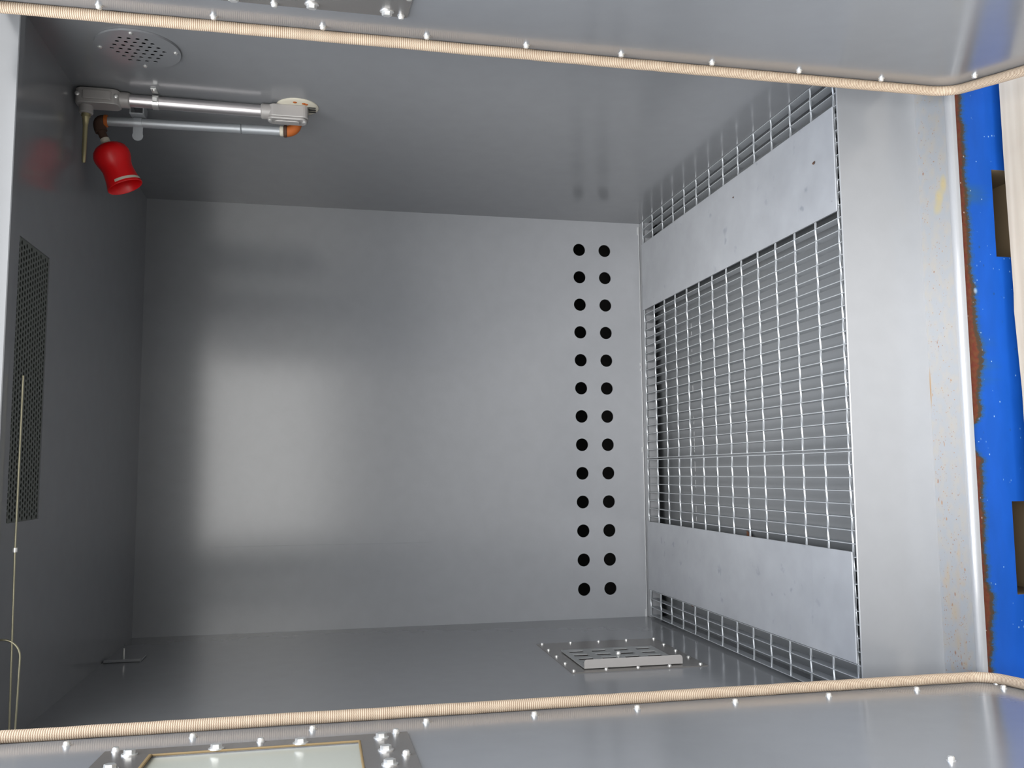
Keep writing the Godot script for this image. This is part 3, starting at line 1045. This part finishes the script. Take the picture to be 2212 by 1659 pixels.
# ------------------------------------------------------------------ pipes
func rounded_prism(st: SurfaceTool, y0: float, y1: float, x0: float, x1: float, z0: float, z1: float, r: float) -> void:
	# box with corners rounded in the y-z plane, extruded along x
	var out := []
	for q in [[y1 - r, z1 - r, 0.0], [y0 + r, z1 - r, PI / 2], [y0 + r, z0 + r, PI], [y1 - r, z0 + r, PI * 1.5]]:
		for i in 5:
			var a: float = q[2] + PI / 2 * i / 4
			out.append(Vector2(q[0] + cos(a) * r, q[1] + sin(a) * r))
	var c := Vector3((x0 + x1) / 2, (y0 + y1) / 2, (z0 + z1) / 2)
	var e := 0.002
	var m := Vector2(c.y, c.z)
	for i in out.size():
		var a: Vector2 = out[i]
		var b: Vector2 = out[(i + 1) % out.size()]
		var ai := a + (m - a).normalized() * e
		var bi := b + (m - b).normalized() * e
		quad(st, Vector3(x0 + e, a.x, a.y), Vector3(x0 + e, b.x, b.y), Vector3(x1 - e, b.x, b.y), Vector3(x1 - e, a.x, a.y), c)
		for s in [[x0, x0 + e], [x1, x1 - e]]:
			quad(st, Vector3(s[0], ai.x, ai.y), Vector3(s[0], bi.x, bi.y), Vector3(s[1], b.x, b.y), Vector3(s[1], a.x, a.y), c)
			tri(st, Vector3(s[0], ai.x, ai.y), Vector3(s[0], bi.x, bi.y), Vector3(s[0], c.y, c.z), c)

func build_conduit() -> void:
	var X := 0.681
	var Zc := 0.842
	var t := thing("cable_conduit", "bright metal conduit with a grey box fitting at each end, fixed to the side wall", "conduit", Vector3(X, 1.4, Zc))
	var st := begin()
	cyl(st, Vector3(X, 1.262, Zc), Vector3(X, 1.568, Zc + 0.006), 0.0148, 28)
	obj("tube", st, M.tube, t, true)
	# lower fitting, turned into the wall
	st = begin()
	rounded_prism(st, 1.156, 1.25, X - 0.016, X + 0.014, Zc - 0.019, Zc + 0.02, 0.012)
	cyl(st, Vector3(X, 1.24, Zc), Vector3(X, 1.268, Zc), 0.0185, 24)
	var box := obj("box_fitting", st, M.cast, t)
	st = begin()
	rounded_prism(st, 1.159, 1.252, X - 0.0225, X - 0.0165, Zc - 0.0205, Zc + 0.0195, 0.014)
	rounded_prism(st, 1.175, 1.236, X - 0.0255, X - 0.022, Zc - 0.010, Zc + 0.010, 0.008)
	obj("cover", st, M.cast, box).position = Vector3.ZERO
	for y in [1.165, 1.246]:
		st = begin()
		lathe(st, Vector3(X - 0.022, y, Zc + 0.004), Vector3.LEFT, [Vector2(0.005, 0), Vector2(0.005, 0.003), Vector2(0.0025, 0.0045), Vector2(0, 0.0045)], 12)
		obj("screw", st, M.steel, box)
	# wall flange, with smears of old sealing compound
	st = begin()
	lathe(st, Vector3(HW, 1.182, Zc - 0.002), Vector3.LEFT, [Vector2(0.0505, 0), Vector2(0.0505, 0.002), Vector2(0.046, 0.005), Vector2(0, 0.005)], 40)
	var fl := obj("wall_flange", st, M.white, t)
	fl.set_meta("label", "pale round wall flange with rust spots")
	for q in [[1.187, 0.034], [1.166, 0.029], [1.161, 0.026]]:
		st = begin()
		lathe(st, Vector3(HW - 0.0045, q[0], Zc + q[1]), Vector3.LEFT, [Vector2(0.006, 0), Vector2(0.004, 0.0015), Vector2(0, 0.002)], 10)
		obj("rust_spot", st, M.rustbright, fl)
	for q in [[0.010, 0.004], [-0.003, 0.007], [-0.016, 0.004]]:
		st = begin()
		cbox(st, Vector3(HW - 0.0075, 1.138, Zc + q[0] - q[1] / 2), Vector3(HW - 0.0045, 1.156, Zc + q[0] + q[1] / 2), 0.001)
		obj("slot", st, M.dark, fl)
	# upper fitting under the ceiling
	var Z2 := Zc + 0.006
	st = begin()
	rounded_prism(st, 1.584, 1.681, X - 0.021, X + 0.015, Z2 - 0.019, Z2 + 0.026, 0.015)
	cyl(st, Vector3(X, 1.564, Z2), Vector3(X, 1.594, Z2), 0.0185, 24)
	cyl(st, Vector3(X - 0.014, 1.66, Z2), Vector3(X - 0.040, 1.66, Z2), 0.0155, 20)
	var up := obj("box_fitting", st, M.cast, t)
	st = begin()
	rounded_prism(st, 1.60, 1.664, X - 0.013, X + 0.008, Z2 + 0.0205, Z2 + 0.0305, 0.005)
	obj("cover", st, M.cast, up)
	for y in [1.591, 1.674]:
		st = begin()
		lathe(st, Vector3(X - 0.002, y, Z2 + 0.022), Vector3.BACK, [Vector2(0.005, 0), Vector2(0.005, 0.005), Vector2(0.0025, 0.0065), Vector2(0, 0.0065)], 12)
		obj("screw", st, M.steel, up)
	# sensor probe
	st = begin()
	lathe(st, Vector3(X - 0.038, 1.66, Z2), Vector3(-1, 0.02, -0.05), [Vector2(0, 0), Vector2(0.010, 0), Vector2(0.010, 0.008), Vector2(0.008, 0.010), Vector2(0.0055, 0.03), Vector2(0.005, 0.085), Vector2(0.0042, 0.114), Vector2(0.003, 0.117), Vector2(0, 0.117)], 18)
	var pr := obj("probe", st, M.brass, t)
	pr.set_meta("label", "thin tapered metal probe")
	# pipe clip
	st = begin()
	var cy := 1.507
	lathe(st, Vector3(X, cy - 0.007, Z2), Vector3.UP, [Vector2(0.0152, 0), Vector2(0.0172, 0), Vector2(0.0172, 0.014), Vector2(0.0152, 0.014)], 24)
	cbox(st, Vector3(HW - 0.003, cy - 0.007, Z2 + 0.012), Vector3(HW, cy + 0.007, Z2 + 0.04), 0.001)
	cbox(st, Vector3(X - 0.006, cy - 0.006, Z2 + 0.014), Vector3(X + 0.004, cy + 0.006, Z2 + 0.022), 0.001)
	var cl := obj("pipe_clip", st, M.steel, t)
	st = begin()
	lathe(st, Vector3(HW - 0.002, cy, Z2 + 0.03), Vector3.LEFT, [Vector2(0.005, 0), Vector2(0.005, 0.004), Vector2(0, 0.006)], 10)
	obj("screw", st, M.steel, cl)

func build_extinguisher() -> void:
	var X := 0.66
	var t := thing("extinguisher_pipe", "thin galvanised pipe with rusty elbows ending in a red discharge horn", "pipe", Vector3(X, 1.4, 0.77))
	var a := Vector3(X, 1.637, 0.762)
	var b := Vector3(X, 1.225, 0.775)
	var st := begin()
	var mid := a.lerp(b, 0.77)
	cyl(st, a, mid, 0.0112, 24)
	cyl(st, mid.lerp(b, 0.004), b, 0.0115, 24)
	obj("pipe_length", st, M.galv, t, true)
	# lower elbow into the wall
	st = begin()
	var pts := []
	for i in 9:
		var q := PI / 2 * i / 8
		pts.append(b + Vector3(0.022 * (1 - cos(q)), -0.014 - 0.024 * sin(q), 0))
	pts.append(Vector3(HW, pts[8].y, b.z))
	sweep(st, pts, 0.0138, 20, false, Vector3.BACK)
	var el := obj("elbow", st, M.rustbright, t, true)
	el.set_meta("label", "orange rusty elbow at the wall")
	st = begin()
	cyl(st, b + Vector3(0, -0.016, 0), b + Vector3(0, -0.008, 0), 0.0155, 20)
	obj("collar", st, M.rustdark, el)
	st = begin()
	cyl(st, b + Vector3(0, -0.008, 0), b + Vector3(0, 0.002, 0), 0.0128, 20)
	obj("thread_tape", st, M.white, el)
	# upper elbow, nipple and horn
	st = begin()
	var ax := Vector3(-0.915, -0.40, 0.0).normalized()
	pts = []
	var e0 := a + Vector3(0, 0.004, 0)
	pts.append(e0)
	for i in 8:
		var q := float(i + 1) / 8
		var mids := e0 + Vector3(0, 0.017, 0)
		var last := mids + ax * 0.03
		pts.append(e0.lerp(mids, q).lerp(mids.lerp(last, q), q))
	sweep(st, pts, 0.0142, 20, false, Vector3.BACK)
	var e2 := obj("elbow", st, M.rustdark, t, true)
	e2.set_meta("label", "dark brown elbow behind the horn")
	st = begin()
	cyl(st, a + Vector3(0, -0.005, 0), a + Vector3(0, 0.004, 0), 0.0152, 20)
	obj("collar", st, M.rustbright, e2)
	var tip: Vector3 = pts[8]
	st = begin()
	cyl(st, tip - ax * 0.004, tip + ax * 0.022, 0.0095, 18)
	obj("nipple", st, M.rustdark, t, true)
	st = begin()
	cyl(st, tip + ax * 0.018, tip + ax * 0.029, 0.0108, 18)
	cyl(st, tip + ax * 0.029, tip + ax * 0.042, 0.0120, 18, 0.0130)
	obj("white_coupling", st, M.white, t, true)
	var h0 := tip + ax * 0.035
	st = begin()
	lathe(st, h0, ax, [Vector2(0.010, 0), Vector2(0.022, 0.00186), Vector2(0.032, 0.006975), Vector2(0.039, 0.01488), Vector2(0.0425, 0.02511), Vector2(0.0425, 0.03441), Vector2(0.040, 0.04464), Vector2(0.0368, 0.05394), Vector2(0.0352, 0.06324), Vector2(0.0355, 0.0744), Vector2(0.0375, 0.09114), Vector2(0.0415, 0.1107), Vector2(0.0405, 0.1121), Vector2(0.039, 0.1107), Vector2(0.0355, 0.09114), Vector2(0.0335, 0.0744), Vector2(0.033, 0.0558), Vector2(0.02, 0.0465), Vector2(0, 0.04464)], 48)
	var horn := obj("discharge_horn", st, M.red, t, true)
	horn.set_meta("label", "red bell-shaped discharge horn")
	# pale stripe part way round the mouth
	st = begin()
	var u := (Vector3.BACK - ax * ax.dot(Vector3.BACK)).normalized()
	var w := ax.cross(u)
	for i in 20:
		var q0 := deg_to_rad(20 - 120.0 * i / 20)
		var q1 := deg_to_rad(20 - 120.0 * (i + 1) / 20)
		var d0 := u * cos(q0) + w * sin(q0)
		var d1 := u * cos(q1) + w * sin(q1)
		quad(st, h0 + ax * 0.0995 + d0 * 0.0399, h0 + ax * 0.0995 + d1 * 0.0399, h0 + ax * 0.1065 + d1 * 0.0414, h0 + ax * 0.1065 + d0 * 0.0414, h0 + ax * 0.1)
	obj("pale_stripe", st, M.white, horn)
	# pipe bracket
	var by := 1.562
	st = begin()
	cbox(st, Vector3(HW - 0.024, by - 0.0165, 0.745), Vector3(HW, by - 0.0135, 0.79), 0.001)
	cbox(st, Vector3(HW - 0.024, by + 0.0135, 0.745), Vector3(HW, by + 0.0165, 0.79), 0.001)
	cbox(st, Vector3(HW - 0.027, by - 0.0165, 0.745), Vector3(HW - 0.0235, by + 0.0165, 0.79), 0.001)
	lathe(st, Vector3(X, by - 0.009, 0.764), Vector3.UP, [Vector2(0.0115, 0), Vector2(0.0135, 0), Vector2(0.0135, 0.018), Vector2(0.0115, 0.018)], 20)
	cbox(st, Vector3(X - 0.036, by - 0.0115, 0.7669), Vector3(X - 0.010, by + 0.0115, 0.7691), 0.001)
	lathe(st, Vector3(X - 0.034, by, 0.7665), Vector3.BACK, [Vector2(0, 0), Vector2(0.0125, 0), Vector2(0.0125, 0.003), Vector2(0, 0.003)], 18)
	obj("pipe_bracket", st, M.galv, t)

# ------------------------------------------------------------------ small things
func build_small_things() -> void:
	# stay rods below the header
	var st := begin()
	sweep(st, [Vector3(-0.012, 1.6505, 1.225), Vector3(-0.33, 1.6505, 1.225), Vector3(-0.699, 1.6455, 1.225)], 0.0018, 10)
	var r1 := thing("stay_rod", "long straight metal rod running just under the ceiling edge", "rod", Vector3(-0.35, 1.65, 1.225))
	obj("rod", st, M.rod, r1)
	st = begin()
	lathe(st, Vector3(-0.325, 1.6505, 1.225), Vector3.LEFT, [Vector2(0, 0), Vector2(0.004, 0.0005), Vector2(0.0045, 0.004), Vector2(0.004, 0.0085), Vector2(0, 0.009)], 12)
	obj("stop_bead", st, M.steel, r1)
	st = begin()
	var pts := [Vector3(-0.488, CEIL, 1.225)]
	for i in 9:
		var q := PI / 2 * i / 8
		pts.append(Vector3(-0.488 - 0.032 * (1 - cos(q)), 1.664 - 0.030 * sin(q), 1.225))
	pts.append(Vector3(-0.6, 1.6355, 1.225))
	pts.append(Vector3(-0.699, 1.638, 1.225))
	sweep(st, pts, 0.0019, 10, false, Vector3.BACK)
	solo("hooked_rod", st, M.rod, "thin metal rod bent down from the ceiling like a hook", "rod")
	# small shelf bracket with a pin high on the damper's wall
	var b := thing("pin_bracket", "small grey wall bracket with an upright pin, high in the dark corner", "bracket", Vector3(-HW, 1.635, 0.34))
	st = begin()
	cbox(st, Vector3(-HW, 1.587, 0.30), Vector3(-HW + 0.004, 1.682, 0.385), 0.0015)
	cbox(st, Vector3(-HW, 1.587, 0.378), Vector3(-HW + 0.009, 1.682, 0.385), 0.0015)
	obj("plate", st, M.paint, b)
	st = begin()
	cyl(st, Vector3(-HW + 0.003, 1.635, 0.36), Vector3(-HW + 0.034, 1.635, 0.36), 0.0024, 12)
	obj("pin", st, M.steel, b)
	# dry leaves under the grating
	for q in [[Vector3(-0.385, PIT, 0.68), 0.6, "curled brown leaf under the grating, against a cover plate's inner edge"], [Vector3(-0.618, PIT - 0.003, 0.262), 1.9, "crumpled brown leaf under the grating, by the damper's wall"]]:
		st = begin()
		leaf(st, q[0], q[1])
		solo("dead_leaf", st, M.leaf, q[2], "leaf", "dry leaves under the grating")

	for q in [[Vector3(0.511, 0.0042, 1.191), 0.006, 0.4, "larger of the two dark flakes on the cover plate, close to the sill"], [Vector3(0.558, 0.0042, 0.775), 0.0035, 1.1, "tiny dark flake halfway along the cover plate by the pipes' wall"]]:
		st = begin()
		var c: Vector3 = q[0]
		var r: float = q[1]
		var ring := []
		for i in 7:
			var an := TAU * i / 7 + float(q[2])
			ring.append(c + Vector3(cos(an) * r * (1.3 if i % 2 == 0 else 0.8) * 0.6, 0.0006 + 0.0012 * (i % 3), sin(an) * r * (1.2 if i % 3 == 0 else 0.9)))
		for i in 7:
			tri(st, ring[i], ring[(i + 1) % 7], c + Vector3(0, 0.0022, 0), c - Vector3(0, 1, 0))
			tri(st, ring[i], ring[(i + 1) % 7], c + Vector3(0, 0.0002, 0), c + Vector3(0, 1, 0))
		solo("rust_flake", st, M.rustdark, q[3], "flake", "flakes on the cover plate")

func leaf(st: SurfaceTool, at: Vector3, turn: float) -> void:
	var n := 8
	var L := 0.05
	var rows := []
	for i in n + 1:
		var u := float(i) / n
		var wd := 0.013 * sin(PI * clamp(u, 0.02, 0.98))
		var row := []
		for s in [-1.0, 0.0, 1.0]:
			var p := Vector3((u - 0.5) * L, 0.001 + 0.012 * absf(s) * sin(PI * u) + 0.018 * u * u, s * wd)
			row.append(at + p.rotated(Vector3.UP, turn))
		rows.append(row)
	for i in n:
		for j in 2:
			quad(st, rows[i][j], rows[i][j + 1], rows[i + 1][j + 1], rows[i + 1][j], at - Vector3(0, 1, 0))
			quad(st, rows[i][j] - Vector3(0, 0.0006, 0), rows[i][j + 1] - Vector3(0, 0.0006, 0), rows[i + 1][j + 1] - Vector3(0, 0.0006, 0), rows[i + 1][j] - Vector3(0, 0.0006, 0), at + Vector3(0, 1, 0))
